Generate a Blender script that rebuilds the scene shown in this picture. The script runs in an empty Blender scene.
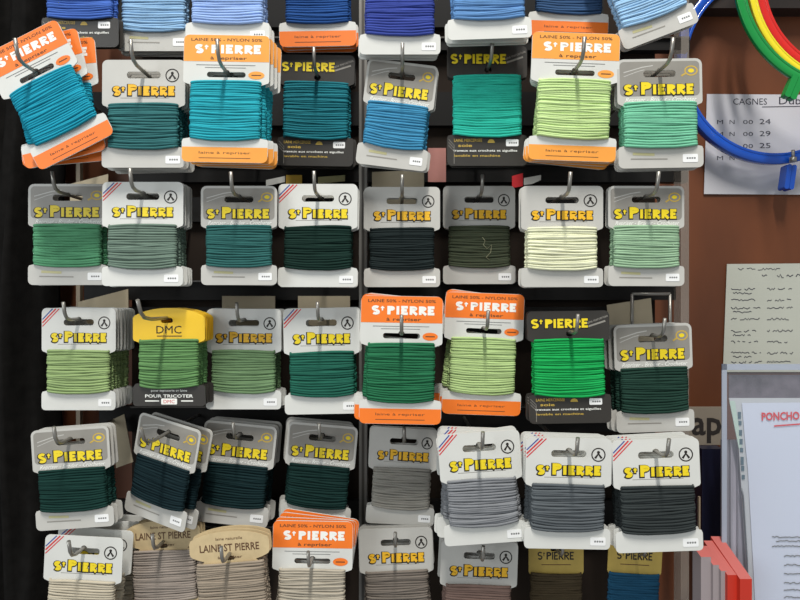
import bpy, math, random
from mathutils import Vector, Matrix
from mathutils.geometry import tessellate_polygon
R = math.radians
C = bpy.context.scene.collection
S = bpy.context.scene

# ---------------------------------------------------------------- camera, light, exposure
F = 628.0                      # focal length in pixels of an 800 x 600 frame
ZC = 1.40                      # eye height
U = 0.40 / F                   # one photo pixel at the plane of the cards (metres)
cd = bpy.data.cameras.new('camera'); cam = bpy.data.objects.new('camera', cd); C.objects.link(cam)
cam.location = (0, 0, ZC); cam.rotation_euler = (R(90), 0, 0)
cd.sensor_width = 36; cd.lens = 36 * F / 800; cd.clip_start = 0.01; cd.clip_end = 50
S.camera = cam
S.view_settings.view_transform = 'Standard'; S.view_settings.look = 'None'
S.view_settings.exposure = -0.04; S.view_settings.gamma = 1.0
w = bpy.data.worlds.new('shop_light'); S.world = w; w.use_nodes = True
w.node_tree.nodes['Background'].inputs[0].default_value = (0.93, 0.97, 1.0, 1)
w.node_tree.nodes['Background'].inputs[1].default_value = 0.36
def area(name, loc, aim, sx, sy, power, col):
    l = bpy.data.lights.new(name, 'AREA'); l.shape = 'RECTANGLE'; l.size = sx; l.size_y = sy
    l.energy = power; l.color = col
    o = bpy.data.objects.new(name, l); C.objects.link(o); o.location = loc
    o.rotation_euler = (Vector(aim) - Vector(loc)).to_track_quat('-Z', 'Y').to_euler()
area('ceiling_tube_light', (0.03, -0.50, 3.05), (0, .4, 1.4), 0.10, 0.7, 44, (1, .97, .92))
area('front_fill_light', (-1.7, -1.6, 1.9), (0, .4, 1.4), 1.2, 1.2, 23, (.9, .96, 1))  # fill added from the front left to lift shaded cards, no real source

# ---------------------------------------------------------------- helpers
def P(px, py, Y):              # the point seen at pixel (px, py) at distance Y
    return Vector(((px - 400) * Y / F, Y, ZC - (py - 300) * Y / F))
def lin(h):
    def c(v):
        v /= 255.0
        return v / 12.92 if v <= .04045 else ((v + .055) / 1.055) ** 2.4
    return (c(h >> 16 & 255), c(h >> 8 & 255), c(h & 255))
MATS = {}
def mat(name, hexcol, rough=.6, metal=0, noise=0, nscale=200, bump=0, gain=1.0, sheen=0, alpha=1, coat=0, spec=.5, stretch=(1, 1, 1)):
    if name in MATS: return MATS[name]
    m = bpy.data.materials.new(name); m.use_nodes = True
    nt = m.node_tree; b = nt.nodes['Principled BSDF']
    col = tuple(min(.9, c * gain) for c in lin(hexcol)) + (1,)
    b.inputs['Base Color'].default_value = col
    b.inputs['Roughness'].default_value = rough; b.inputs['Metallic'].default_value = metal
    b.inputs['Specular IOR Level'].default_value = spec
    b.inputs['Sheen Weight'].default_value = sheen; b.inputs['Coat Weight'].default_value = coat
    b.inputs['Alpha'].default_value = alpha
    if noise or bump:
        tc = nt.nodes.new('ShaderNodeTexCoord'); mp = nt.nodes.new('ShaderNodeMapping')
        mp.inputs['Scale'].default_value = stretch
        n = nt.nodes.new('ShaderNodeTexNoise'); n.inputs['Scale'].default_value = nscale
        n.inputs['Detail'].default_value = 5
        nt.links.new(tc.outputs['Object'], mp.inputs[0]); nt.links.new(mp.outputs[0], n.inputs['Vector'])
        if noise:
            r = nt.nodes.new('ShaderNodeValToRGB')
            r.color_ramp.elements[0].position = .3; r.color_ramp.elements[1].position = .7
            r.color_ramp.elements[0].color = tuple(c * (1 - noise) for c in col[:3]) + (1,)
            r.color_ramp.elements[1].color = tuple(min(.95, c * (1 + noise)) for c in col[:3]) + (1,)
            nt.links.new(n.outputs['Fac'], r.inputs[0]); nt.links.new(r.outputs[0], b.inputs['Base Color'])
        if bump:
            bp = nt.nodes.new('ShaderNodeBump'); bp.inputs['Strength'].default_value = bump
            bp.inputs['Distance'].default_value = .0006
            nt.links.new(n.outputs['Fac'], bp.inputs['Height']); nt.links.new(bp.outputs[0], b.inputs['Normal'])
    MATS[name] = m
    return m
def link(name, mesh, parent=None, loc=None):
    o = bpy.data.objects.new(name, mesh); C.objects.link(o)
    if parent: o.parent = parent
    if loc is not None: o.location = loc
    return o
def tag(o, label=None, cat=None, group=None, kind=None):
    if label: o['label'] = label
    if cat: o['category'] = cat
    if group: o['group'] = group
    if kind: o['kind'] = kind
    return o

class MB:
    """collects faces of one mesh; plan coordinates are (x, z) with the front towards -y"""
    def __init__(s): s.v = []; s.f = []; s.m = []; s.mats = []; s.smooth = []
    def mi(s, m):
        if m not in s.mats: s.mats.append(m)
        return s.mats.index(m)
    def face(s, idx, m, sm=False): s.f.append(idx); s.m.append(s.mi(m)); s.smooth.append(sm)
    def plate(s, loops, y0, y1, m):       # y0 front, y1 back ; first loop outline, others holes
        base = len(s.v); flat = [p for l in loops for p in l]; n = len(flat)
        tris = tessellate_polygon([[Vector((p[0], p[1], 0)) for p in l] for l in loops])
        for p in flat: s.v.append((p[0], y0, p[1]))
        thick = abs(y1 - y0) > 1e-9
        if thick:
            for p in flat: s.v.append((p[0], y1, p[1]))
        for t in tris:
            a, b, c = [flat[i] for i in t]
            ar = (b[0]-a[0])*(c[1]-a[1]) - (b[1]-a[1])*(c[0]-a[0])
            t = list(t) if ar > 0 else list(t)[::-1]
            s.face([base + i for i in t], m)
            if thick: s.face([base + n + i for i in t[::-1]], m)
        if thick:
            k = 0
            for l in loops:
                q = len(l)
                for i in range(q):
                    j = (i + 1) % q
                    s.face([base+k+i, base+n+k+i, base+n+k+j, base+k+j], m)
                k += q
    def ribbon(s, pts, wd, y, m, closed=False):
        n = len(pts); base = len(s.v)
        for i, p in enumerate(pts):
            a = pts[(i-1) % n] if (closed or i > 0) else p
            b = pts[(i+1) % n] if (closed or i < n-1) else p
            d = Vector((b[0]-a[0], b[1]-a[1])); d.normalize()
            nx, nz = -d.y * wd/2, d.x * wd/2
            if not closed and i == 0: p = (p[0]-d.x*.0, p[1]-d.y*.0)
            s.v.append((p[0]+nx, y, p[1]+nz)); s.v.append((p[0]-nx, y, p[1]-nz))
        for i in range(n if closed else n-1):
            j = (i+1) % n
            s.face([base+2*i, base+2*i+1, base+2*j+1, base+2*j], m)
    def tube(s, pts, r, m, sides=8, closed=False, cap=True):
        pts = [Vector(p) for p in pts]; n = len(pts); base = len(s.v); up = None
        for i, p in enumerate(pts):
            a = pts[(i-1) % n] if (closed or i > 0) else p
            b = pts[(i+1) % n] if (closed or i < n-1) else p
            t = (b - a).normalized()
            if up is None: up = t.orthogonal().normalized()
            up = (up - t * up.dot(t)).normalized(); sd = t.cross(up)
            rr = r[i] if isinstance(r, (list, tuple)) else r
            for k in range(sides):
                an = 2*math.pi*k/sides
                s.v.append(tuple(p + up*math.cos(an)*rr + sd*math.sin(an)*rr))
        for i in range(n if closed else n-1):
            j = (i+1) % n
            for k in range(sides):
                l = (k+1) % sides
                s.face([base+i*sides+k, base+i*sides+l, base+j*sides+l, base+j*sides+k], m, True)
        if cap and not closed:
            s.face([base+k for k in range(sides)][::-1], m); s.face([base+(n-1)*sides+k for k in range(sides)], m)
    def box(s, a, b, m):
        x0, y0, z0 = a; x1, y1, z1 = b
        s.plate([[(x0, z0), (x1, z0), (x1, z1), (x0, z1)]], y0, y1, m)
    def text(s, body, size, cx, cz, y, m, width=None, shear=0, rot=0, off=0):
        me, = [text_mesh(body, shear, off)]
        vs, fs, bw, bh = me
        k = size; kx = width / bw if width else k
        base = len(s.v); ca, sa = math.cos(rot), math.sin(rot)
        for x, z in vs:
            x, z = (x - bw/2) * kx, (z - .35) * k
            s.v.append((cx + x*ca - z*sa, y, cz + x*sa + z*ca))
        for f in fs: s.face([base + i for i in f], m)
    def mesh(s, name):
        me = bpy.data.meshes.new(name); me.from_pydata(s.v, [], s.f); me.update()
        for m in s.mats: me.materials.append(m)
        me.polygons.foreach_set('material_index', s.m); me.polygons.foreach_set('use_smooth', s.smooth)
        return me
    def build(s, name, parent=None, loc=None): return link(name, s.mesh(name), parent, loc)
TXT = {}
def text_mesh(body, shear=0, off=0):
    key = (body, shear, off)
    if key in TXT: return TXT[key]
    cu = bpy.data.curves.new('lettering', 'FONT'); cu.body = body; cu.size = 1; cu.shear = shear; cu.offset = off
    cu.resolution_u = 2
    o = bpy.data.objects.new('lettering', cu); C.objects.link(o)
    bpy.context.view_layer.update()
    me = bpy.data.meshes.new_from_object(o.evaluated_get(bpy.context.evaluated_depsgraph_get()))
    x0 = min(v.co.x for v in me.vertices); x1 = max(v.co.x for v in me.vertices)
    out = ([(v.co.x - x0, v.co.y) for v in me.vertices], [list(p.vertices) for p in me.polygons], x1 - x0, 1)
    bpy.data.objects.remove(o); bpy.data.curves.remove(cu); bpy.data.meshes.remove(me)
    TXT[key] = out
    return out
def rrect(x0, z0, x1, z1, r, seg=5, rs=None):
    """rounded rectangle, counter-clockwise; rs = radius of (bl, br, tr, tl)"""
    rs = rs or (r,)*4; out = []
    for (cx, cz, a, q) in ((x0, z0, 180, 0), (x1, z0, 270, 1), (x1, z1, 0, 2), (x0, z1, 90, 3)):
        rr = rs[q]
        if rr <= 0: out.append((cx, cz)); continue
        ox = cx + rr if q in (0, 3) else cx - rr; oz = cz + rr if q in (0, 1) else cz - rr
        for k in range(seg+1):
            an = R(a + 90*k/seg); out.append((ox + rr*math.cos(an), oz + rr*math.sin(an)))
    return out
def arc(cx, cz, rx, rz, a0, a1, n=10):
    return [(cx + rx*math.cos(R(a0+(a1-a0)*i/n)), cz + rz*math.sin(R(a0+(a1-a0)*i/n))) for i in range(n+1)]
def sc(l, k=U): return [(x*k, z*k) for x, z in l]

# ---------------------------------------------------------------- materials
G = 1.12
white_card = mat('white_card', 0xd6d6d0, .45, noise=.03, nscale=60)
dim_card = mat('grey_white_card', 0xc0beb7, .45, noise=.04, nscale=60)  # own tone of grey-header cards; on plain cards, shade painted into white
grey_print = mat('grey_print', 0x8f8b83, .45, noise=.05, nscale=90)
pale_grey = mat('pale_grey_print', 0xc3c0b6, .45, noise=.05, nscale=90)
orange = mat('orange_print', 0xff7a22, .5, noise=.04, nscale=70)
amber = mat('faded_orange_print', 0xffa040, .5, noise=.06, nscale=70)
black_card = mat('black_card', 0x35322e, .4, noise=.06, nscale=80)
ink = mat('black_ink', 0x201a14, .6)
red_ink = mat('red_ink', 0xd03038, .6); blue_ink = mat('blue_ink', 0x3a4c9a, .6)
brown_ink = mat('brown_ink', 0x5a3a22, .6); greyink = mat('grey_ink', 0x6c6c6c, .6)
yellow_ink = mat('yellow_ink', 0xe6cc1e, .5, gain=1.1)
gold_ink = mat('gold_ink', 0xc9a94a, .5)
amber_ink = mat('amber_ink', 0xf0b824, .5)
white_ink = mat('white_ink', 0xf6f4ec, .5)
label_white = mat('label_white', 0xf2f2f0, .4)
cream = mat('cream_slot_band', 0xf0ead6, .5)
dmc_yellow = mat('dmc_yellow', 0xf2c52a, .45, noise=.04, nscale=60)
kraft = mat('kraft_card', 0xc9b389, .7, noise=.08, nscale=150)
ochre = mat('ochre_card', 0xb39a4c, .6, noise=.08, nscale=100)
steel = mat('hook_steel', 0x9a9790, .38, metal=.75, noise=.1, nscale=60)
dark_steel = mat('dark_steel', 0x55524e, .4, metal=.5)

# ---------------------------------------------------------------- hand-cut brand letters
def glyph_strokes(ch, x, z, h, wd):
    """strokes of one display capital with its left foot at (x, z)"""
    H = h; e = wd*.5
    if ch == 'I': return [[(x+wd/2, z), (x+wd/2, z+H)]], wd
    if ch == 'E':
        W = H*.56
        return [[(x+e, z), (x+e, z+H)], [(x, z+e*.8), (x+W, z+e*.8)], [(x, z+H/2), (x+W*.86, z+H/2)], [(x, z+H-e*.8), (x+W, z+H-e*.8)]], W
    if ch in 'PR':
        W = H*.66
        b = [(x+e, z+H-e)] + arc(x+W*.5, z+H*.72, W*.5-e*.6, H*.28-e, 90, -90, 8) + [(x+e, z+H*.44+e*.2)]
        out = [[(x+e, z), (x+e, z+H)], b]
        if ch == 'R': out.append([(x+W*.4, z+H*.45), (x+W*.98, z)])
        return out, W
    if ch == 'S':
        W = H*.62
        p = arc(x+W/2, z+H*.72, W/2-e*.5, H*.28-e*.7, 30, 250, 9)
        q = arc(x+W/2, z+H*.28, W/2-e*.5, H*.28-e*.7, 70, -150, 9)
        return [p + q], W
    if ch == 't':
        return [[(x+H*.25, z), (x+H*.25, z+H)], [(x, z+H*.66), (x+H*.55, z+H*.66)]], H*.5
def brand(mb, cx, z, width, h, fill, edge, y, even=False, thick=1.0, edge_w=1.7, rise=0, rot=0):
    """'St PIERRE' : small S, raised t, tall P, then IERRE"""
    parts = []; x = 0
    small = h if even else h*.80; big = h
    def add(ch, hh, zz, wd):
        nonlocal x
        st, W = glyph_strokes(ch, x, zz, hh, wd); parts.append((st, wd)); x += W + h*.11
    add('S', small, 0, h*.25*thick); add('t', small*.52, small*.45, h*.13*thick); x += h*.12
    add('P', big, 0, h*.29*thick)
    for ch in 'IERRE': add(ch, small, 0, h*.25*thick)
    k = width / x; ca, sa = math.cos(rot), math.sin(rot)
    def T(p, dx=0, dz=0):
        X = (p[0]*k - width/2) + dx; Z = p[1] - 0 + dz
        return ((cx + X*ca - Z*sa)*U, (z + X*sa + Z*ca)*U)
    kk = 0
    for st, wd in parts:
        for s_ in st:
            kk += 1
            if edge:
                q = list(s_)
                d0 = Vector(q[0]) - Vector(q[1]); d0.normalize(); d1 = Vector(q[-1]) - Vector(q[-2]); d1.normalize()
                q[0] = tuple(Vector(q[0]) + d0*edge_w*.5); q[-1] = tuple(Vector(q[-1]) + d1*edge_w*.5)
                mb.ribbon([T(p, -.35, -.45) for p in q], (wd + edge_w)*U, y + .00009 - kk*.0000022, edge)
            mb.ribbon([T(p) for p in s_], wd*U, y - kk*.0000022, fill)
def emblem(mb, cx, cz, r, m, y):
    mb.ribbon(sc(arc(cx, cz, r, r, 0, 345, 20)), 1.1*U, y, m, closed=True)
    mb.plate([sc(arc(cx, cz+r*.38, r*.24, r*.24, 0, 330, 8))], y, y, m)
    mb.ribbon(sc([(cx-r*.5, cz-r*.55), (cx, cz+r*.15), (cx+r*.5, cz-r*.55)]), r*.34*U, y, m)
def price_label(mb, cx, cz, wd, hh, y):
    mb.plate([sc(rrect(cx-wd/2, cz-hh/2, cx+wd/2, cz+hh/2, 1.2))], y, y+.00012, label_white)
    for q in range(4):
        mb.ribbon(sc([(cx-3.4+q*2.2, cz), (cx-1.9+q*2.2, cz)]), 1.6*U, y-.00004, greyink)

# ---------------------------------------------------------------- thread windings (mesh shared, colour per object)
placeholder = mat('thread_placeholder', 0x888888)
def winding(tw, z0, z1, seed, sag=3.4, thick=3.9, n=None):
    """many loops wound round the waist of a card; all arguments in photo pixels except thick (mm)"""
    rnd = random.Random(seed); mb = MB(); H = z0 - z1; n = n or int(H/2.35)
    hw = tw/2*U; ht = thick/2000; seg = 30; ex = 2/4.2; pitch = H/n
    def loop(zc, slope, out, rad, ph, sg):
        pts = []
        for k in range(seg):
            a = 2*math.pi*k/seg; c, s_ = math.cos(a), math.sin(a)
            x = math.copysign(abs(c)**ex, c); yy = math.copysign(abs(s_)**.62, s_)
            z = zc - sg*(1 - x*x) + slope*x*(1 if s_ < 0 else -1) + .22*math.sin(ph + 3*x + (0 if s_ < 0 else 2))
            pts.append((x*(hw+out), yy*(ht+out), z*U))
        mb.tube(pts, rad*U, placeholder, sides=6, closed=True)
    for i in range(n):
        t = (i+.5)/n
        zc = z0 - H*t; sg = sag*(t-.25)*1.2
        loop(zc, rnd.uniform(-.7, .7), rnd.uniform(-.0002, .0002), pitch*.62, rnd.uniform(0, 6), sg)
    for i in range(max(4, n//3)):
        t = rnd.uniform(.08, .92); zc = z0 - H*t; sg = sag*(t-.25)*1.2
        loop(zc, rnd.uniform(-2.2, 2.2), .00035, pitch*.56, rnd.uniform(0, 6), sg)
    # the solid heart of the skein
    e = rrect(-tw/2+1, z1+1, tw/2-1, z0-1, .5, 1)
    mb.plate([sc(e)], -ht*.75, ht*.75, placeholder)
    return mb.mesh('thread')

# ---------------------------------------------------------------- the card kinds.  (0,0) = top middle of card, pixel units
T = .0006            # card thickness
YF = -T/2
def slotloop(cx, cz, wd, hh, bump=True):
    l = rrect(cx-wd/2, cz-hh/2, cx+wd/2, cz+hh/2, hh*.45, 4)
    if not bump: return l[::-1]
    out = []
    for i, p in enumerate(l):
        out.append(p)
        if i == 14:   # after the top right corner: the little arch where the hook sits
            out += arc(cx, cz+hh/2-.2, 3.0, 2.6, 0, 180, 6)
    return out[::-1]
def waist_outline(W, h1, h2, h3, notch, r=5, rb=4):
    """header h1, waist h2, foot h3"""
    w2 = W/2; H = h1+h2+h3
    o = []
    o += [(w2-r + r*math.cos(R(a)), -r + r*math.sin(R(a))) for a in (0, 22, 45, 68, 90)]
    o += [(-w2+r + r*math.cos(R(a)), -r + r*math.sin(R(a))) for a in (90, 112, 135, 158, 180)]
    o += [(-w2, -h1+2.5), (-w2+.8, -h1+.6), (-w2+notch-1, -h1-2.2), (-w2+notch, -h1-4)]
    o += [(-w2+notch, -h1-h2+3), (-w2+notch-1.2, -h1-h2), (-w2+1, -h1-h2-1.5), (-w2, -h1-h2-4)]
    o += [(-w2+rb + rb*math.cos(R(a)), -H+rb + rb*math.sin(R(a))) for a in (180, 205, 225, 248, 270)]
    o += [(w2-rb + rb*math.cos(R(a)), -H+rb + rb*math.sin(R(a))) for a in (270, 292, 315, 338, 360)]
    o += [(w2, -h1-h2-4), (w2-1, -h1-h2-1.5), (w2-notch+1.2, -h1-h2), (w2-notch, -h1-h2+3)]
    o += [(w2-notch, -h1-4), (w2-notch+1, -h1-2.2), (w2-.8, -h1+.6), (w2, -h1+2.5)]
    return o
KIND = {}
def card_kind(key, W, h1, h2, h3, tw, hang, build, noun, sag=3.4, cat='thread card', outline=None, seeds=3, holes=None, base=None, thick=3.9):
    parts = build(W, h1, h2, h3)
    ol = outline(W, h1, h2, h3) if outline else waist_outline(W, h1, h2, h3, 8.5)
    body = MB(); body.plate([sc(ol)] + [sc(h) for h in (holes or [])], -T/2, T/2, base)
    ms = [('card', body.mesh('card'))] + parts
    KIND[key] = dict(W=W, H=h1+h2+h3, parts=ms, hang=hang, noun=noun,
                     threads=[winding(tw, -h1+1.2, -h1-h2-.8, 17*len(KIND)+q, sag, thick) for q in range(seeds)])

def std_slot(cz=-14.5, wd=32, hh=6.5): return slotloop(0, cz, wd, hh)
def rest(mb): return mb
# --- white card with tricolour corner, round emblem, yellow lettering
def white_parts(stripes=True, fill=amber_ink):
    def f(W, h1, h2, h3):
        out = []
        pr = MB(); emblem(pr, 27, -15, 6, ink, YF-.00008)
        if stripes:
            x0 = -W/2
            pr.ribbon(sc([(x0+.8, -15), (x0+15, -.8)]), 1.4*U, YF-.00008, red_ink)
            pr.ribbon(sc([(x0+.8, -11.5), (x0+11.5, -.8)]), 1.1*U, YF-.00008, blue_ink)
            pr.ribbon(sc([(x0+.8, -18.5), (x0+18.5, -.8)]), 1.0*U, YF-.00008, red_ink)
        pr.ribbon(sc([(-22, -h1+7.5), (24, -h1+7.5)]), .5*U, YF-.00006, grey_print)
        out.append(('header_print', pr.mesh('header_print')))
        b = MB(); brand(b, 1, -34, 59, 10.5, yellow_ink if fill is yellow_ink else fill, ink, YF-.00016, thick=1.1)
        out.append(('brand_lettering', b.mesh('brand_lettering')))
        l = MB(); price_label(l, 28, -h1-h2-h3+7.5, 14, 7.5, YF-.0002); out.append(('price_label', l.mesh('price_label')))
        return out
    return f
sh = std_slot()
card_kind('white', 78.5, 44, 39, 20, 64, (0, -11.2+1.9), white_parts(True, yellow_ink), 'white card', base=white_card, holes=[sh], seeds=4)
card_kind('plain', 78.5, 44, 39, 20, 64, (0, -11.2+1.9), white_parts(False, amber_ink), 'shade-toned white card', base=dim_card, holes=[sh], seeds=4)  # white card without stripes, its shade put into the card colour
# --- card with a grey header
def grey_parts(hdr):
    def f(W, h1, h2, h3):
        out = []
        pr = MB()
        g = rrect(-W/2+2.5, -h1+8, W/2-2.5, -2.5, 4)
        pr.plate([sc(g), sc(std_slot(wd=30))], YF-.00008, YF-.00008, hdr)
        pr.ribbon(sc([(-W/2+6, -13), (-16, -8), (-6, -6.5)]), .9*U, YF-.00012, dim_card)
        pr.ribbon(sc([(-W/2+6, -17), (-20, -12), (-14, -10.5)]), .6*U, YF-.00012, dim_card)
        out.append(('header_print', pr.mesh('header_print')))
        m = MB(); m.ribbon(sc(arc(29, -12, 5.6, 4.4, 0, 345, 16)), 1.3*U, YF-.00014, gold_ink, closed=True)
        m.plate([sc(arc(29, -12, 2.8, 2.0, 0, 330, 8))], YF-.00014, YF-.00014, yellow_ink)
        m.ribbon(sc([(20, -17), (24, -14.5)]), 1.6*U, YF-.00014, gold_ink)
        out.append(('emblem', m.mesh('emblem')))
        b = MB(); brand(b, 0, -34.5, 65, 12, yellow_ink, ink, YF-.00018, thick=.95)
        out.append(('brand_lettering', b.mesh('brand_lettering')))
        s = MB(); s.text('Repriser - Broder - Crocheter', 6*U, 1*U, (-h1+4.6)*U, YF-.00012, white_ink if hdr is grey_print else grey_print, width=66*U, shear=.35, off=.01)
        out.append(('script_lettering', s.mesh('script_lettering')))
        l = MB(); price_label(l, 27, -h1-h2-h3+9, 14, 8, YF-.0002)
        out.append(('price_label', l.mesh('price_label')))
        q = MB()
        q.ribbon(sc([(-26, -h1-h2-8), (-6, -h1-h2-9)]), 2.6*U, YF-.0001, mat('pale_gold_print', 0xbfb98a, .5))
        q.ribbon(sc([(-28, -h1-h2-13), (6, -h1-h2-13.5)]), 1.2*U, YF-.0001, grey_print)
        out.append(('foot_print', q.mesh('foot_print')))
        return out
    return f
card_kind('grey', 78.5, 44, 40, 22, 65, (0, -11.2+1.9), grey_parts(grey_print), 'card with a grey header', base=dim_card, holes=[std_slot(wd=30)], seeds=4,
          outline=lambda W, a, b, c: waist_outline(W, a, b, c, 8, 6, 5))
# --- tall orange card
def orange_parts(col):
    def f(W, h1, h2, h3):
        out = []; H = h1+h2+h3; n = col.name.split('_')[0]
        pr = MB()
        pr.plate([sc(rrect(-W/2+.3, -27, W/2-.3, -.3, 5, 5, (0, 0, 5, 5)))], YF-.00008, YF-.00008, col)
        pr.text('LAINE 50% - NYLON 50%', 4.2*U, 0, -5*U, YF-.00014, brown_ink, width=66*U, off=.012)
        pr.text('à repriser', 4.6*U, 2*U, -23.4*U, YF-.00014, brown_ink, width=34*U, off=.012)
        out.append(('header_print', pr.mesh('header_print')))
        b = MB(); brand(b, 2, -18.8, 62, 8.6, white_ink, None, YF-.00016, even=True, thick=1.25)
        out.append(('brand_lettering', b.mesh('brand_lettering')))
        l = MB(); l.plate([sc(arc(28, -40.5, 7.5, 4, 0, 342, 20))], YF-.00014, YF-.00014, col)
        l.ribbon(sc([(23.5, -40.5), (32.5, -40.5)]), 1.0*U, YF-.0002, brown_ink)
        l.ribbon(sc([(-28, -30.6), (27, -30.6)]), .55*U, YF-.0001, greyink); l.ribbon(sc([(-20, -33.2), (18, -33.2)]), .5*U, YF-.0001, greyink)
        out.append(('oval_print', l.mesh('oval_print')))
        ft = MB(); ft.plate([sc(rrect(-W/2+.3, -H+.3, W/2-.3, -H+h3*.62, 5, 5, (5, 5, 0, 0)))], YF-.00008, YF-.00008, col)
        ft.text('laine à repriser', 3.6*U, 0, (-H+h3*.40)*U, YF-.00014, brown_ink, width=48*U)
        ft.ribbon(sc([(-24, -H+4.5), (24, -H+4.5)]), .6*U, YF-.00014, brown_ink)
        out.append(('foot_print', ft.mesh('foot_print')))
        return out
    return f
for key, col, noun in (('orange', orange, 'orange and white card'), ('amber', amber, 'light orange and white card')):
    card_kind(key, 80, 49, 55, 25, 63.5, (0, -37+1.9), orange_parts(col), noun, base=white_card, holes=[slotloop(0, -40.2, 36, 5.6)],
              outline=lambda W, a, b, c: waist_outline(W, a, b, c, 9.5, 6, 7))
# --- black card
def black_parts(W, h1, h2, h3):
    out = []; H = h1+h2+h3
    pr = MB()
    pr.text('laine mercerisée', 4*U, 28*U, -9*U, YF-.00014, grey_print, width=22*U, rot=.35, off=.01)
    pr.ribbon(sc([(18, -17), (36, -11)]), 1.8*U, YF-.0001, grey_print)
    out.append(('header_print', pr.mesh('header_print')))
    b = MB(); brand(b, -8, -17.5, 56, 9.2, yellow_ink, ink, YF-.00016, even=True)
    out.append(('brand_lettering', b.mesh('brand_lettering')))
    ft = MB(); z = -h1-h2
    ft.text('LAINE MERCERISEE', 4.2*U, -19*U, (z-6)*U, YF-.00014, gold_ink, width=28*U, off=.008)
    ft.text('soie', 4.2*U, -22*U, (z-11)*U, YF-.00014, gold_ink, width=14*U, off=.02)
    ft.text('travaux aux crochets et aiguilles', 3.2*U, -2*U, (z-16)*U, YF-.00014, white_ink, width=64*U, off=.012)
    ft.text('lavable en machine', 3.2*U, -10*U, (z-21)*U, YF-.00014, gold_ink, width=46*U, off=.012)
    for q in range(3): ft.ribbon(sc([(-38.5, z-5-3*q), (-33, z-11-3*q), (-33, -H+2)][:2 if q else 3]), .45*U, YF-.00014, grey_print)
    ft.plate([sc(arc(4, z-8.5, 3.6, 3.6, 0, 180, 9))], YF-.0001, YF-.0001, gold_ink)
    out.append(('foot_print', ft.mesh('foot_print')))
    l = MB(); price_label(l, 25, z-8.5, 12.5, 6.8, YF-.0002); out.append(('price_label', l.mesh('price_label')))
    return out
card_kind('black', 80, 31, 56, 31, 66, (1, -22+1.9), black_parts, 'black card', base=black_card,
          holes=[slotloop(1, -24, 7, 5, False)], outline=lambda W, a, b, c: waist_outline(W, a, b, c, 8.5, 5, 5))
# --- yellow and black card
def dmc_outline(W, h1, h2, h3):
    o = waist_outline(W, h1, h2, h3, 8.5, 3, 3)
    top = [(W/2, -10), (W/2-2, -7.5)] + [(x, -8*(abs(x)/(W/2))**2.2) for x in (28, 22, 15, 8, 0, -8, -15, -22, -28)] + [(-W/2+2, -7.5), (-W/2, -10)]
    return top + o[10:]
def dmc_parts(W, h1, h2, h3):
    out = []; H = h1+h2+h3
    f = MB(); z = -h1-h2
    f.plate([sc(rrect(-W/2-.1, -H-.1, W/2+.1, z-.2, 3))], YF-.00008, -YF+.00008, black_card)
    f.text('pour tapisserie et laine', 3*U, 0, (z-5.5)*U, YF-.00014, white_ink, width=36*U, off=.015)
    f.text('POUR TRICOTER', 4.4*U, 0, (z-11)*U, YF-.00014, white_ink, width=48*U, off=.02)
    f.ribbon(sc([(-24, z-16), (-10, z-16)]), 1.2*U, YF-.00014, white_ink); f.ribbon(sc([(12, z-16), (24, z-16)]), 1.2*U, YF-.00014, white_ink)
    f.plate([sc(rrect(-8, z-19.5, 8, z-13.5, 1))], YF-.00014, YF-.00014, white_ink)
    f.text('DMC', 5*U, 0, (z-16.5)*U, YF-.0002, red_ink, width=11*U)
    out.append(('foot_print', f.mesh('foot_print')))
    b = MB(); b.text('DMC', 11*U, 0, -21.5*U, YF-.00014, ink, width=25*U)
    b.ribbon(sc([(-12, -28), (13, -28)]), .9*U, YF-.00014, brown_ink)
    out.append(('brand_lettering', b.mesh('brand_lettering')))
    return out
card_kind('dmc', 72, 33, 44, 21, 57, (-2, -10+1.9), dmc_parts, 'yellow and black card', base=dmc_yellow,
          holes=[slotloop(-2, -12.5, 12, 5, False)], outline=dmc_outline)
# --- kraft card with oval head
def kraft_outline(W, h1, h2, h3):
    o = waist_outline(W, h1, h2, h3, 8.5, 5, 5); w2 = W/2; n = w2-8.5
    top = arc(0, -h1*.5, w2, h1*.5, -55, 235, 24)
    top = [(max(-w2, min(w2, x*1.12)), z) for x, z in top]
    return top + [(-n, -h1-3)] + o[13:-5] + [(n, -h1-3)]
def kraft_parts(W, h1, h2, h3):
    b = MB(); b.text('LAINE ST PIERRE', 10*U, 0, -h1*.5*U, YF-.00014, brown_ink, width=58*U, off=.012)
    b.text('laine naturelle', 4*U, 0, -h1*.22*U, YF-.00014, brown_ink, width=26*U)
    b.text('à repriser', 4*U, 0, -h1*.8*U, YF-.00014, brown_ink, width=24*U)
    f = MB(); z = -h1-h2
    f.ribbon(sc([(-24, z-7), (24, z-7)]), 2*U, YF-.00014, gold_ink); f.ribbon(sc([(-20, z-12), (20, z-12)]), 1*U, YF-.00014, brown_ink)
    return [('brand_lettering', b.mesh('brand_lettering')), ('foot_print', f.mesh('foot_print'))]
card_kind('kraft', 78, 31, 48, 22, 64, (0, -21.5+1.9), kraft_parts, 'kraft card with an oval head', base=kraft,
          holes=[slotloop(0, -26, 9, 4.2, False)], outline=kraft_outline, sag=1)
# --- narrow ochre card
def ochre_parts(W, h1, h2, h3):
    b = MB(); brand(b, 0, -16, 40, 7.5, ink, None, YF-.00014, even=True, thick=.7)
    b.ribbon(sc([(-16, -21), (16, -21)]), .7*U, YF-.00014, brown_ink)
    return [('brand_lettering', b.mesh('brand_lettering'))]
card_kind('ochre', 60, 30, 48, 20, 54, (0, -5+1.9), ochre_parts, 'ochre card', base=ochre,
          holes=[slotloop(0, -6, 12, 4, False)], outline=lambda W, a, b, c: waist_outline(W, a, b, c, 4.5, 2, 3), sag=-2)

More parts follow.
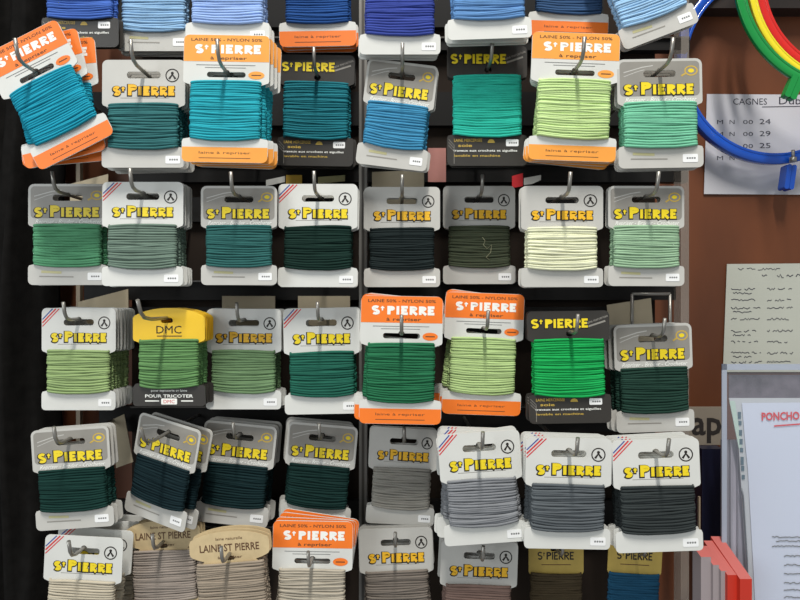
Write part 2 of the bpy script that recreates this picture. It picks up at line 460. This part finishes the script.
# ---------------------------------------------------------------- the cards on the rack
ITEMS = [
 # row, kind, cx, ytop, w, h, roll(ccw), n, colour, colour name, extras
 (0,'black',80,-68,77,115,0,2,0x3f66bc,'royal blue',{}),
 (0,'grey',154,-53,74,104,0,3,0x86b0d6,'dusty sky blue',{}),
 (0,'white',228,-63,84,106,0,3,0x93b3e8,'periwinkle blue',{}),
 (0,'orange',317,-83,77,130,1,3,0x24529a,'deep ocean blue',{}),
 (0,'white',400,-54,81,108,0,3,0x3848a0,'ultramarine blue',{}),
 (0,'white',488,-71,84,110,2,3,0x5a8ac2,'denim blue',{}),
 (0,'orange',570,-91,80,128,-2,2,0x34547f,'dark slate blue',{}),
 (0,'grey',643,-66,80,106,21,2,0x8fbbdf,'pale ice blue',{'Y':-.01}),
 (1,'orange',48,31,84,128,27,3,0x1398b4,'bright turquoise blue',{'fan':(0,-13,-22),'dx':6,'Y':-.010}),
 (1,'plain',144,60,83,108,0,4,0x2f6a6b,'dull petrol green',{}),
 (1,'amber',226,35,86,128,-1,4,0x1ea0b0,'light teal',{'dx':2}),
 (1,'black',316,55,76,111,-1,3,0x1a7482,'deep teal',{}),
 (1,'grey',397,62,71,106,-7,2,0x3788b2,'steel blue',{'Y':-.045}),
 (1,'black',487,46,80,120,0,2,0x25c2a8,'bright mint',{}),
 (1,'amber',574,33,88,128,-2,4,0xbbd68a,'pale lime',{'fan':(0,0,-2,-4),'dx':1.5,'gap':.0046}),
 (1,'grey',660,59,85,109,1,3,0x6cbc96,'soft seafoam green',{}),
 (2,'grey',68,184,79,101,0,2,0x57a072,'grass-tinted jade green',{'Y':.016}),
 (2,'white',143,182,81,104,0,4,0x667c6d,'muted moss grey',{'ns':1}),
 (2,'grey',239,186,76,99,0,2,0x2a625e,'dark spruce green',{'Y':-.025}),
 (2,'white',318,184,79,103,0,3,0x142f28,'blackish pine green',{}),
 (2,'plain',402,187,76,100,0,2,0x1c2626,'charcoal black',{}),
 (2,'plain',479,186,72,98,0,2,0x434b38,'dark olive brown',{'loose':1}),
 (2,'plain',562,186,82,101,0,3,0xdcddb8,'pale cream',{}),
 (2,'grey',646,186,76,100,0,2,0x8db08c,'pale sage green',{'Y':-.03}),
 (3,'white',79,308,74,102,0,7,0x8ea86a,'fresh sage green',{'fwd':.02,'tipx':-.004}),
 (3,'dmc',169,308,72,98,0,4,0x5c8a50,'leaf green',{'fwd':.045}),
 (3,'plainw',244,309,75,100,0,4,0x6c8c5f,'dusty fern green',{}),
 (3,'white',322,308,76,106,1,3,0x1c5f4d,'deep bottle green',{}),
 (3,'orange',401,296,82,128,-1,4,0x1f6a43,'dark forest green',{'fan':(0,-3,-4,-5),'dz':2}),
 (3,'orange',483,293,79,122,-2,4,0xa6c07a,'light pistachio green',{'fan':(0,-2,-5,-6),'dz':2}),
 (3,'black',569,311,82,112,1,2,0x0fa24a,'vivid emerald green',{}),
 (3,'grey',654,324,78,108,2,3,0x1e3c31,'dark hunter green',{'dx':-2}),
 (4,'grey',73,428,78,100,4,3,0x123630,'very dark teal green',{}),
 (4,'grey',161,420,62,104,-11,2,0x12262b,'inky blue black',{'yaw':-20,'fwd':.045,'dx':8,'gap':.007,'Y':.010}),
 (4,'grey',236,423,73,102,-6,3,0x10282b,'midnight teal',{'gap':.008}),
 (4,'grey',319,424,70,102,-5,3,0x102d29,'black green',{'gap':.008,'dx':-3}),
 (4,'plain',402,428,68,96,-3,2,0x8f8b82,'warm mid grey',{'Y':-.02}),
 (4,'white',482,432,82,112,4,4,0x7d8084,'cool steel grey',{'fan':(0,4,-4,-6),'dz':2}),
 (4,'white',568,438,86,111,-1,4,0x555b5f,'slate grey',{}),
 (4,'white',657,439,87,112,2,4,0x303637,'soft black',{}),
 (5,'white',82,536,78,106,-3,4,0xb8ad96,'pale linen beige',{'gap':.014}),
 (5,'kraft',165,520,74,100,3,3,0x93877c,'taupe brown',{'Y':.0}),
 (5,'kraft',232,531,80,104,4,3,0x948674,'oatmeal brown',{}),
 (5,'orange',312,521,80,128,-1,4,0xa89e8c,'mushroom beige',{'fan':(0,-2,-6,-8),'dz':4}),
 (5,'plain',397,528,74,102,2,3,0x72695f,'dark taupe',{}),
 (5,'plain',478,541,77,104,-2,3,0x7a6258,'cocoa brown',{}),
 (5,'ochre',556,543,55,100,0,1,0x4c402c,'dark walnut brown',{'Y':.03}),
 (5,'ochre',633,543,54,100,-3,1,0x1c4f6e,'dark petrol blue',{'Y':.03}),
]
ROWS = ['the topmost cropped row', 'the first full row', 'the second full row', 'the third full row', 'the fourth full row', 'the bottom cropped row']
ORD = ['first', 'second', 'third', 'fourth', 'fifth', 'sixth', 'seventh', 'eighth']
KIND['plainw'] = dict(KIND['plain']); 
_p = []
for nme, me in KIND['plain']['parts']:
    if nme == 'card': me = me.copy(); me.materials[0] = white_card
    _p.append((nme, me))
KIND['plainw']['parts'] = _p; KIND['plainw']['noun'] = 'plain white card'
PANEL_Y = .472
HOOKS = []
def thread_mat(hexcol, name):
    c = [hexcol >> 16 & 255, hexcol >> 8 & 255, hexcol & 255]; g = .3*c[0]+.59*c[1]+.11*c[2]
    c = [int(.95*(.87*v + .13*g)) for v in c]; hexcol = c[0] << 16 | c[1] << 8 | c[2]
    return mat('thread_' + name.replace(' ', '_').replace('-', '_'), hexcol, .85, noise=.16, nscale=300, bump=.5, gain=TG, spec=.12, stretch=(.25, 1, 1.6))
TG = 1.15
def make_card(kind, colmat, seed, label, group, mats_loc, rot, scl):
    k = KIND[kind]
    root = bpy.data.objects.new('thread_card', None); root.empty_display_size = .01; C.objects.link(root)
    root.location = mats_loc; root.rotation_euler = rot; root.scale = scl
    tag(root, label, 'thread card', group)
    hx, hz = k['hang'][0]*U, k['hang'][1]*U
    cardo = None
    for nme, me in k['parts']:
        o = link(nme, me, root, (-hx, 0, -hz))
    th = link('thread', k['threads'][seed % len(k['threads'])], root, (-hx, 0, -hz))
    th.material_slots[0].link = 'OBJECT'; th.material_slots[0].material = colmat
    return root
rnd = random.Random(5)
col_no = {}
for it in ITEMS:
    row, kind, cx, ytop, w_, h_, roll, n, hexc, cname, ex = it
    K = KIND[kind]; s = w_/K['W']
    if 'yaw' in ex: s = 1.0
    if kind == 'ochre': s = 1.0
    Y = min(.432, max(.372, .40/s + ex.get('Y', 0)))
    s2 = Y/.40 * w_/K['W'] if kind != 'grey' or 'yaw' not in ex else 1.0      # real size left of one at this depth
    sz = h_/K['H'] * Y/.40
    # position of the hang point on the picture: turn the offset from card centre
    ox = K['hang'][0]*w_/K['W']; oz = (K['hang'][1] + K['H']/2) * h_/K['H']    # up from centre
    a = R(roll)
    hpx = cx + ox*math.cos(a) - oz*math.sin(a); hpy = (ytop + h_/2) - (ox*math.sin(a) + oz*math.cos(a))
    hp = P(hpx, hpy, Y)
    cm = thread_mat(hexc, cname)
    gap = ex.get('gap', .0050)
    fan = ex.get('fan')
    for i in range(n):
        r_ = roll + (fan[i] if fan else (rnd.uniform(-1.3, 1.3) if i else 0))
        dx = ex.get('dx', 0)*i*U + (rnd.uniform(-1.2, 1.2)*U if i else 0)
        dz = ex.get('dz', 0)*i*U
        loc = (hp.x + dx, Y + i*gap, hp.z + dx*math.tan(R(r_)))
        kn = K['noun']
        c_ = cname
        if n == 1: lab = f"{kn} of {c_} thread on its hook in {ROWS[row]}"
        elif i == 0: lab = f"{kn} of {c_} thread, front of its stack in {ROWS[row]}"
        else: lab = f"{kn} of {c_} thread, {ORD[i]} from the front of its stack"
        if i and len(lab.split()) > 16: lab = f"{kn} of {c_} thread, {ORD[i]} back in its stack"
        if len(lab.split()) > 16: lab = f"{kn} of {c_} thread, front of its stack"
        rt = make_card(kind, cm, rnd.randrange(9), lab, 'thread cards on the hooks of the rack', loc,
                  (R(rnd.uniform(-1, 1)), R(-r_), R(ex.get('yaw', 0) + (rnd.uniform(-1, 1) if i else 0))), (s2, 1, sz))
        if i == 0 and ex.get('loose'):
            lt = MB(); pts = [(3, -54), (6, -58), (4, -62), (8, -66), (13, -62), (12, -70), (7, -75), (11, -78)]
            lt.tube([(x*U, -.0031, z*U) for x, z in pts], .0003, mat('olive_strand', 0x8a8a6c, .8), 6)
            lt.build('loose_strand', rt, (0, 0, 9*U))
    HOOKS.append((row, hp.x, Y, hp.z, ex.get('fwd', .019), n*gap))

# ---------------------------------------------------------------- the rack
rack = bpy.data.objects.new('display_rack', None); C.objects.link(rack); rack.location = P(380, 600, .478)
tag(rack, 'dark wall rack with grey uprights, rails and rows of steel hooks holding the thread cards', 'display rack')
def rk(mb, name):
    o = mb.build(name, rack); o.location = -rack.location; return o
def px_box(x0, y0, x1, y1, Ya, Yb, m, mb=None):
    mb = mb or MB(); a = P(x0, y1, Ya); b = P(x1, y0, Ya)
    mb.box((a.x, Ya, a.z), (b.x, Yb, b.z), m); return mb
rail_m = mat('rail_black', 0x171615, .6, spec=.2, noise=.1, nscale=50)
back_m = mat('shade_board', 0x2a221c, .8, spec=.15, noise=.15, nscale=30)  # dark sheet standing in for the shaded wall between the cards
post_m = mat('post_grey', 0x8b8984, .4, metal=.4)
clear_m = mat('clear_plastic', 0xa39a90, .25, alpha=.45)
rk(px_box(132, -60, 655, 700, .4785, .482, back_m), 'shade_board')
for y0, y1, x0, x1 in ((38, 50, 140, 690), (165, 182, 130, 688), (282, 300, 84, 676), (408, 424, 130, 672), (528, 542, 130, 668)):
    m_ = px_box(x0, y0, x1, y1, .4700, .4775, rail_m)
    px_box(x0, y0-1.6, x1, y0-.1, .4680, .4775, dark_steel, m_)
    rk(m_, 'rail')
for row in range(6):
    zs = [h[3] for h in HOOKS if h[0] == row]; xs = [h[1] for h in HOOKS if h[0] == row]
    mb = MB(); mb.box((min(xs)-.015, .4725, min(zs)-.005), (max(xs)+.015, .4785, max(zs)+.005), rail_m); rk(mb, 'hook_bar')
for (x0, x1) in ((359, 367),):
    mb = px_box(x0, -80, x1, 720, .455, .469, post_m)
    px_box(x0+2.6, -80, x1-2.6, 720, .4546, .4549, dark_steel, mb)
    rk(mb, 'upright')
mb = px_box(681, -80, 689, 720, .458, .4700, clear_m); rk(mb, 'clear_edge_strip')
mb = px_box(76, -80, 80, 720, .474, .4785, mat('left_rod', 0x8a7c66, .5)); rk(mb, 'side_rod')
for row, x, Y, z, fwd, dep in HOOKS:
    rz = z - .0011 - .0001
    pts = [(x, PANEL_Y, rz), (x, Y - fwd*.55, rz), (x, Y - fwd*.78, rz+.0012), (x, Y-fwd*.9, rz+.0042), (x, Y - fwd, rz+.0115)]
    mb = MB(); mb.tube(pts, .00115, steel, 8); rk(mb, 'hook')

# ---------------------------------------------------------------- wall and things on it
wall_m = mat('brown_hardboard', 0x653619, .55, noise=.28, nscale=9, bump=.15, stretch=(1.6, 1, .5))
mb = MB(); mb.box((-1.2, .505, .2), (1.2, .53, 2.6), wall_m)
tag(mb.build('wall_back'), kind='structure')
mb = px_box(660, -30, 900, 8, .49, .505, mat('dark_trim', 0x241c18, .5)); tag(mb.build('trim_1'), kind='structure')

# black curtain at the left: folds
mb = MB(); cm = mat('black_cloth', 0x131211, .95, spec=.1, noise=.3, nscale=120, bump=.6)
nx, nz = 60, 50; base = 0
def curt(u, v, back):
    z = ZC + .27 - v*.56
    edge = -.250 + .006*max(0, 1-v*2.2)**1.5 - .006*v + .003*math.sin(v*9)
    x = -.42 + (edge + .42)*u
    y = .450 + .010*math.sin(u*26 + 1.2*math.sin(v*3)) + .005*math.sin(u*61 + v*5) + .008*(u**6)
    return (x, y + back, z)
for back in (0, .003):
    for j in range(nz+1):
        for i in range(nx+1): mb.v.append(curt(i/nx, j/nz, back))
N = (nx+1)*(nz+1)
for j in range(nz):
    for i in range(nx):
        a = j*(nx+1)+i; mb.face([a, a+nx+1, a+nx+2, a+1], cm, True); mb.face([N+a, N+a+1, N+a+nx+2, N+a+nx+1], cm, True)
for j in range(nz):
    a = j*(nx+1)+nx; mb.face([a, a+nx+1, N+a+nx+1, N+a], cm, True)
tag(mb.build('curtain'), 'black cloth hanging in soft folds at the left edge of the rack', 'cloth')

# paper tags behind the cards
tagp = mat('beige_paper', 0xb3a68c, .8, noise=.08, nscale=40)
def quad_tag(pts, Y, label, m=tagp, name='paper_tag', cat='paper tag', group='paper tags behind the cards', th=.0008):
    mb = MB(); ps = [P(x, y, Y) for x, y in pts]; c = sum(ps, Vector())/len(ps)
    mb.plate([[(p.x-c.x, p.z-c.z) for p in ps]], 0, th, m)
    o = mb.build(name, None, c); tag(o, label, cat, group); return o
quad_tag([(70,184),(108,174),(108,215),(70,215)], .462, 'beige paper tag poking up behind the jade green thread card')
quad_tag([(78,302),(128,289),(129,350),(78,350)], .463, 'beige paper tag behind the stack of fresh sage green thread')
quad_tag([(112,420),(124,414),(133,462),(116,468)], .462, 'tall narrow beige tag beside the very dark teal green thread stack')
quad_tag([(372,172),(424,170),(424,230),(372,230)], .452, 'tan paper tag behind the charcoal black thread card')
quad_tag([(607,305),(651,298),(656,365),(612,372)], .452, 'cream paper tag behind the dark hunter green thread card')
quad_tag([(222,296),(275,296),(275,345),(222,345)], .452, 'grey beige tag behind the dusty fern green thread card')
quad_tag([(298,296),(350,296),(350,345),(298,345)], .452, 'grey beige tag behind the deep bottle green thread card')
pink = mat('pink_packet', 0xc98a80, .6); redp = mat('red_packet', 0xc8242c, .5); yel = mat('yellow_packet', 0xd9b040, .6)
quad_tag([(428,148),(446,148),(446,182),(428,182)], .466, 'pink packet between the two rows beside the bright mint thread card', pink, 'packet', 'packet', 'packets behind the rack')
quad_tag([(512,176),(523,173),(523,186),(512,188)], .466, 'small red packet above the pale cream thread card', redp, 'packet', 'packet', 'packets behind the rack')
quad_tag([(524,178),(541,175),(541,180),(532,184),(524,185)], .466, 'small white packet beside the red one above the pale cream thread card', white_card, 'packet', 'packet', 'packets behind the rack')
quad_tag([(266,180),(285,176),(285,182),(266,186)], .466, 'small white slip above the blackish pine green thread card', white_card, 'packet', 'packet', 'packets behind the rack')
quad_tag([(286,175),(302,175),(302,190),(286,190)], .4655, 'small orange yellow packet above the blackish pine green thread card', yel, 'packet', 'packet', 'packets behind the rack')
quad_tag([(318,177),(345,175),(345,181),(318,184)], .466, 'thin pale yellow slip above the blackish pine green thread card', mat('pale_slip', 0xc9c590, .6), 'packet', 'packet', 'packets behind the rack')
# wire frame holder behind the rack at right
mb = MB()
for a, b in (((632,294),(670,294)),((670,294),(670,345)),((632,294),(632,345))):
    p, q = P(*a, .452), P(*b, .452); mb.tube([p, q], .0012, steel, 8)
for a in ((632, 345), (670, 345)):
    p = P(*a, .452); mb.tube([p, (p.x, .503, p.z)], .0012, steel, 8)
tag(mb.build('wire_holder'), 'thin grey wire holder frame above the dark hunter green thread card', 'wire frame')

# ---- handwritten notes
paper = mat('white_paper', 0xc4c3c8, .6, noise=.02, nscale=20)
paper2 = mat('yellowed_paper', 0xb6b8ac, .6, noise=.04, nscale=20)
pen = mat('dark_pen', 0x2a2a38, .6)
def sheet(name, pts, Y, m, label, extra):
    mb = MB(); ps = [P(x, y, Y) for x, y in pts]; c = sum(ps, Vector())/len(ps)
    mb.plate([[(p.x-c.x, p.z-c.z) for p in ps]], 0, .0003, m)
    o = mb.build(name, None, c); tag(o, label, 'paper')
    wr = MB(); extra(wr, lambda x, y: ((P(x, y, Y)-c).x, (P(x, y, Y)-c).z), Y/F)
    w2 = wr.build('handwriting', o); return o
def scrib(wr, q, x0, x1, y, h, u, m, rn, wdt=.9):
    pts = []; x = x0
    while x < x1:
        pts.append(q(x, y + rn.uniform(-h, h))); x += rn.uniform(.9, 2.0)
        if rn.random() < .12 and len(pts) > 2: wr.ribbon(pts, wdt*u, -.0001, m); pts = []; x += 1.5
    if len(pts) > 1: wr.ribbon(pts, wdt*u, -.0001, m)
def note1(wr, q, u):
    def t(s, x, y, sz, wd=None): a = q(x, y); wr.text(s, sz*u, a[0], a[1], -.0001, pen, width=wd*u if wd else None, off=.0)
    t('CAGNES', 750, 101.5, 9, 34); t('Dub', 790, 100.5, 11, 22)
    wr.ribbon([q(762, 107), q(830, 106)], .8*u, -.0001, pen)
    for y, s in ((122, '24'), (134, '29'), (146, '25'), (158, '24')):
        t('M', 720, y, 6, 6); t('N', 732, y, 6, 5)
        t('00', 748, y, 6, 10); t(s, 765, y-.5, 7.5, 11)
sheet('handwritten_note', [(707,94),(850,95),(850,195),(704,194)], .5035, paper,
      'white handwritten note sheet on the brown wall behind the blue hoop', note1)
def note2(wr, q, u):
    rn = random.Random(8)
    scrib(wr, q, 738, 780, 269, 1.2, u, pen, rn, .7); scrib(wr, q, 762, 768, 276, 1.5, u, pen, rn); scrib(wr, q, 777, 830, 276, 1.8, u, pen, rn)
    for k, y in enumerate((289, 300, 308, 319, 331, 342, 353, 362)):
        scrib(wr, q, 731, 757 + rn.uniform(0, 5), y, 1.3, u, pen, rn, .8)
        if k % 2 == 0: scrib(wr, q, 733, 752, y+4, 1.1, u, pen, rn, .8)
        scrib(wr, q, 767, 790 + rn.uniform(0, 5), y, 1.3, u, pen, rn, .8)
sheet('handwritten_list', [(727,264),(850,263),(850,372),(723,372)], .5035, paper2,
      'yellowed paper with a two-column handwritten list on the brown wall', note2)

# ---- embroidery hoops
def hoop(cx, cy, r, Y, wd, dep, hexc, label, nm, tab=None, screw=None, tilt=0):
    m = mat(nm + '_plastic', hexc, .25, coat=.4); u = Y/F
    root = bpy.data.objects.new('embroidery_hoop', None); C.objects.link(root); root.location = P(cx, cy, Y)
    tag(root, label, 'embroidery hoop', 'plastic embroidery hoops')
    for nme, ra, rb_, d0, d1 in (('outer_ring', r, r-wd*.72, 0, dep), ('inner_ring', r-wd*.72, r-wd, 0, dep)):
        mb = MB(); n = 96
        prof = [(rb_, d0+.0003), (rb_+.35, d0), (ra-.35, d0), (ra, d0+.0003), (ra, d1-.0003), (ra-.35, d1), (rb_+.35, d1), (rb_, d1-.0003)]
        for i in range(n):
            a = 2*math.pi*i/n
            for rr, yy in prof: mb.v.append((rr*u*math.cos(a), yy, rr*u*math.sin(a)))
        for i in range(n):
            j = (i+1) % n
            for k in range(8):
                l = (k+1) % 8; mb.face([i*8+k, i*8+l, j*8+l, j*8+k], m, True)
        mb.build(nme, root)
    if tab:
        for sgn in (-1, 1):
            mb = MB(); x, y, tw_, th_, lean = tab
            c = P(x, y, Y) - root.location
            pts = rrect(-tw_/2, -th_/2, tw_/2, th_/2, 2)
            ca, sa = math.cos(lean), math.sin(lean)
            off = sgn*(tw_*.5+.15)
            mb.plate([[(c.x + ((px+off)*ca - pz*sa)*u, c.z + ((px+off)*sa + pz*ca)*u) for px, pz in pts]], -.001, dep+.001, m)
            mb.build('clamp_lug', root)
    if screw:
        mb = MB(); a = P(*screw[0], Y-.004)-root.location; b = P(*screw[1], Y-.004)-root.location
        mb.tube([a, b], .0012, steel, 10); d = (b-a).normalized(); mb.tube([a-d*.003, a+d*.0005], .0026, steel, 12)
        tag(mb.build('clamp_screw', root), 'shiny metal screw')
    return root
hoop(776, 64, 99.5, .487, 10.5, .007, 0x1450b8, 'large blue plastic embroidery hoop hanging across the white note', 'blue', tab=(790, 177, 4.6, 25, -.14), screw=((793, 158), (793, 150)))
hoop(850, -22, 115, .450, 10.5, .0034, 0x0e8a3c, 'green plastic embroidery hoop, outermost of the nested hoops at top right', 'green', tab=(794, 87, 6, 24, -.4), screw=((812, 84), (826, 80)))
hoop(856, -20, 107.5, .4555, 7.5, .0034, 0xecd824, 'yellow plastic embroidery hoop between the green and the red one', 'yellow')
hoop(857, -20, 101, .461, 10, .0034, 0xd2221a, 'red plastic embroidery hoop, innermost of the nested hoops at top right', 'red')

# ---- plastic band with big letters, navy book, pouches, leaflets
mb = MB(); band = mat('grey_plastic_band', 0x8a8174, .3, noise=.05, nscale=30)
Yb = .488; u = Yb/F; c = P(705, 426, Yb)
mb.plate([sc(rrect(-34, -19, 20, 19, 1), u)], 0, .002, band)
o = mb.build('plastic_sign', None, c); tag(o, 'grey plastic sign with large dark letters ap beside the pouch', 'sign')
wr = MB(); wr.text('ap', 35*u, 1.5*u, 4*u, -.0002, mat('dark_letter', 0x2c2826, .5), width=30*u, off=.02); wr.build('lettering', o)
mb = px_box(702, 449, 724, 640, .475, .487, mat('navy_cover', 0x15182e, .4)); tag(mb.build('navy_folder'), 'dark navy folder standing behind the red leaflets', 'folder')
# upright clear folders seen from their edges
film = mat('clear_film', 0xd9e2ee, .08, alpha=.06, coat=.3); edge_m = mat('film_edge', 0xb4bccb, .2, alpha=.7)
for k, (x0, x1, hexc) in enumerate(((722, 730, 0x85828c), (731, 737, 0xa7a4b0), (738, 749, 0x8b8894))):
    mb = px_box(x0, 440, x1, 640, .4475-.003*k, .4495-.003*k, mat('sleeve_edge_%d' % k, hexc, .3, coat=.3, noise=.3, nscale=220, stretch=(1, 1, .04)))
    tag(mb.build('plastic_sleeve'), ['mid grey plastic sleeve edge next to the navy folder', 'lighter grey plastic sleeve edge, middle of three', 'dark grey plastic sleeve edge nearest the PONCHO pouch'][k], 'plastic sleeve', 'sleeve edges beside the pouch')
root = bpy.data.objects.new('document_pouch', None); C.objects.link(root); root.location = P(790, 640, .44)
tag(root, 'clear plastic pouch holding a white sheet marked PONCHO in red', 'plastic pouch')
def pb(mb, name):
    o = mb.build(name, root); o.location = -root.location; return o
pb(px_box(722, 364, 880, 660, .4350, .4354, film), 'front_film')
e = px_box(722, 364, 727, 660, .4340, .4348, edge_m); px_box(722, 364, 880, 370, .4340, .4348, edge_m, e); pb(e, 'welded_edge')
pic = mat('dark_photo_print', 0x5f5860, .5, noise=.5, nscale=70)
def slant(pts, Ya, Yb, m, name):
    mb = MB(); mb.plate([[(P(x, y, Ya).x, P(x, y, Ya).z) for x, y in pts]], Ya, Yb, m); return pb(mb, name)
pb(px_box(729, 375, 880, 398, .4372, .4378, pic), 'printed_band')
slant([(729,398),(880,398),(880,660),(750,660),(746,560),(739,450)], .4372, .4378, mat('card_insert', 0xb9bcc0, .6), 'card_insert')
mb = MB(); mb.tube([P(741,488,.4368), P(743,496,.4362), P(747,560,.4362), P(750,660,.4362)], .0006, mat('dark_binding', 0x4a4c52, .4), 8); pb(mb, 'sheet_binding')
sh_o = bpy.data.objects.new('x', None)
bpy.data.objects.remove(sh_o)
sheet_o = slant([(742,403),(880,402),(880,660),(758,660),(753,560),(748,470),(745,440)], .4363, .4366, mat('bluish_paper', 0xc8cede, .6), 'sheet')
wr = MB(); c = P(782, 416, .4358)
u = .4358/F
wr.text('PONCHO', 11*u, -1.5*u, 0, -.0001, red_ink, width=38*u, rot=.03, off=.03)
wr.ribbon([(-8*u, -10*u), (18*u, -8*u)], 1.4*u, -.0001, red_ink)
w_o = wr.build('red_writing', sheet_o); w_o.location = c
wr = MB(); rn = random.Random(3)
for y, x0 in ((537, 772), (541, 776), (546, 772), (556, 784), (565, 784), (574, 784), (583, 784), (590, 784), (597, 784)):
    pts = []; x = x0
    while x < 830: pts.append(((x-772)*u, -(y-537 + rn.uniform(-.8, .8))*u)); x += rn.uniform(1, 2)
    wr.ribbon(pts, 1*u, 0, greyink)
w2 = wr.build('printed_lines', sheet_o); w2.location = P(772, 537, .4358)
mb = MB()
for k in range(8):
    y = 412 + k*9
    ddx = k*.55
    px_box(738+ddx, y, 741+ddx, y+rn.uniform(4, 8), .4367, .4370, mat('blue_green_print', 0x46606e, .5), mb)
pb(mb, 'side_print')
slant([(729.5,401),(735,401),(742,446),(739,449)], .4369, .4371, mat('pale_green_strip', 0xb4c8be, .5), 'pale_strip')

# red and white leaflets standing in a row, tops seen in steep perspective
red_leaf = mat('red_leaflet', 0xc0301e, .5); pink_top = mat('pink_paper_edge', 0xb8605a, .7); grey_leaf = mat('grey_leaflet', 0x9a8f90, .6)
leafs = [(701, 711, 557, grey_leaf), (713, 719, 565, grey_leaf), (721, 727, 571, grey_leaf), (727.5, 737, 575, red_leaf), (740, 752, 579, red_leaf)]
mb = px_box(699, 497, 700.5, 640, .4630, .4650, mat('holder_edge', 0x9a8a74, .4)); tag(mb.build('leaflet_holder'), 'thin beige side edge of the leaflet holder left of the red leaflets', 'leaflet holder')
names = ['grey leaflet, leftmost of the fan at the lower right', 'grey leaflet, second from left in the red fan', 'pale leaflet just left of the red ones', 'red leaflet, left of the two red ones', 'red leaflet, rightmost of the fan beside the pouch']
for k, (xa, xb, y, m) in enumerate(leafs):
    Y0 = (.415, .412, .409, .406, .402)[k]
    a = P(xa, 640, Y0); b = P(xb, y, Y0)
    mb = MB()
    # front strip and the receding top edge, sloping up towards the back
    x0, x1, z0, z1 = a.x, b.x, a.z, b.z
    back = (.012, .018, .024, .032, .038)[k]; rise = (.003, .005, .007, .010, .013)[k]
    vs = [(x0, Y0, z0), (x1, Y0, z0), (x1, Y0, z1), (x0, Y0, z1), (x0, Y0+back, z0), (x1, Y0+back, z0), (x1, Y0+back, z1+rise), (x0, Y0+back, z1+rise)]
    mb.v = [tuple(Vector(v) - Vector((x0, Y0, z0))) for v in vs]
    mb.face([0, 1, 2, 3], m); mb.face([3, 2, 6, 7], pink_top); mb.face([5, 4, 7, 6], m)
    mb.face([1, 5, 6, 2], m); mb.face([4, 0, 3, 7], m); mb.face([4, 5, 1, 0], m)
    o = mb.build('leaflet', None, (x0, Y0, z0)); tag(o, names[k], 'leaflet', 'red and grey leaflets at the lower right')
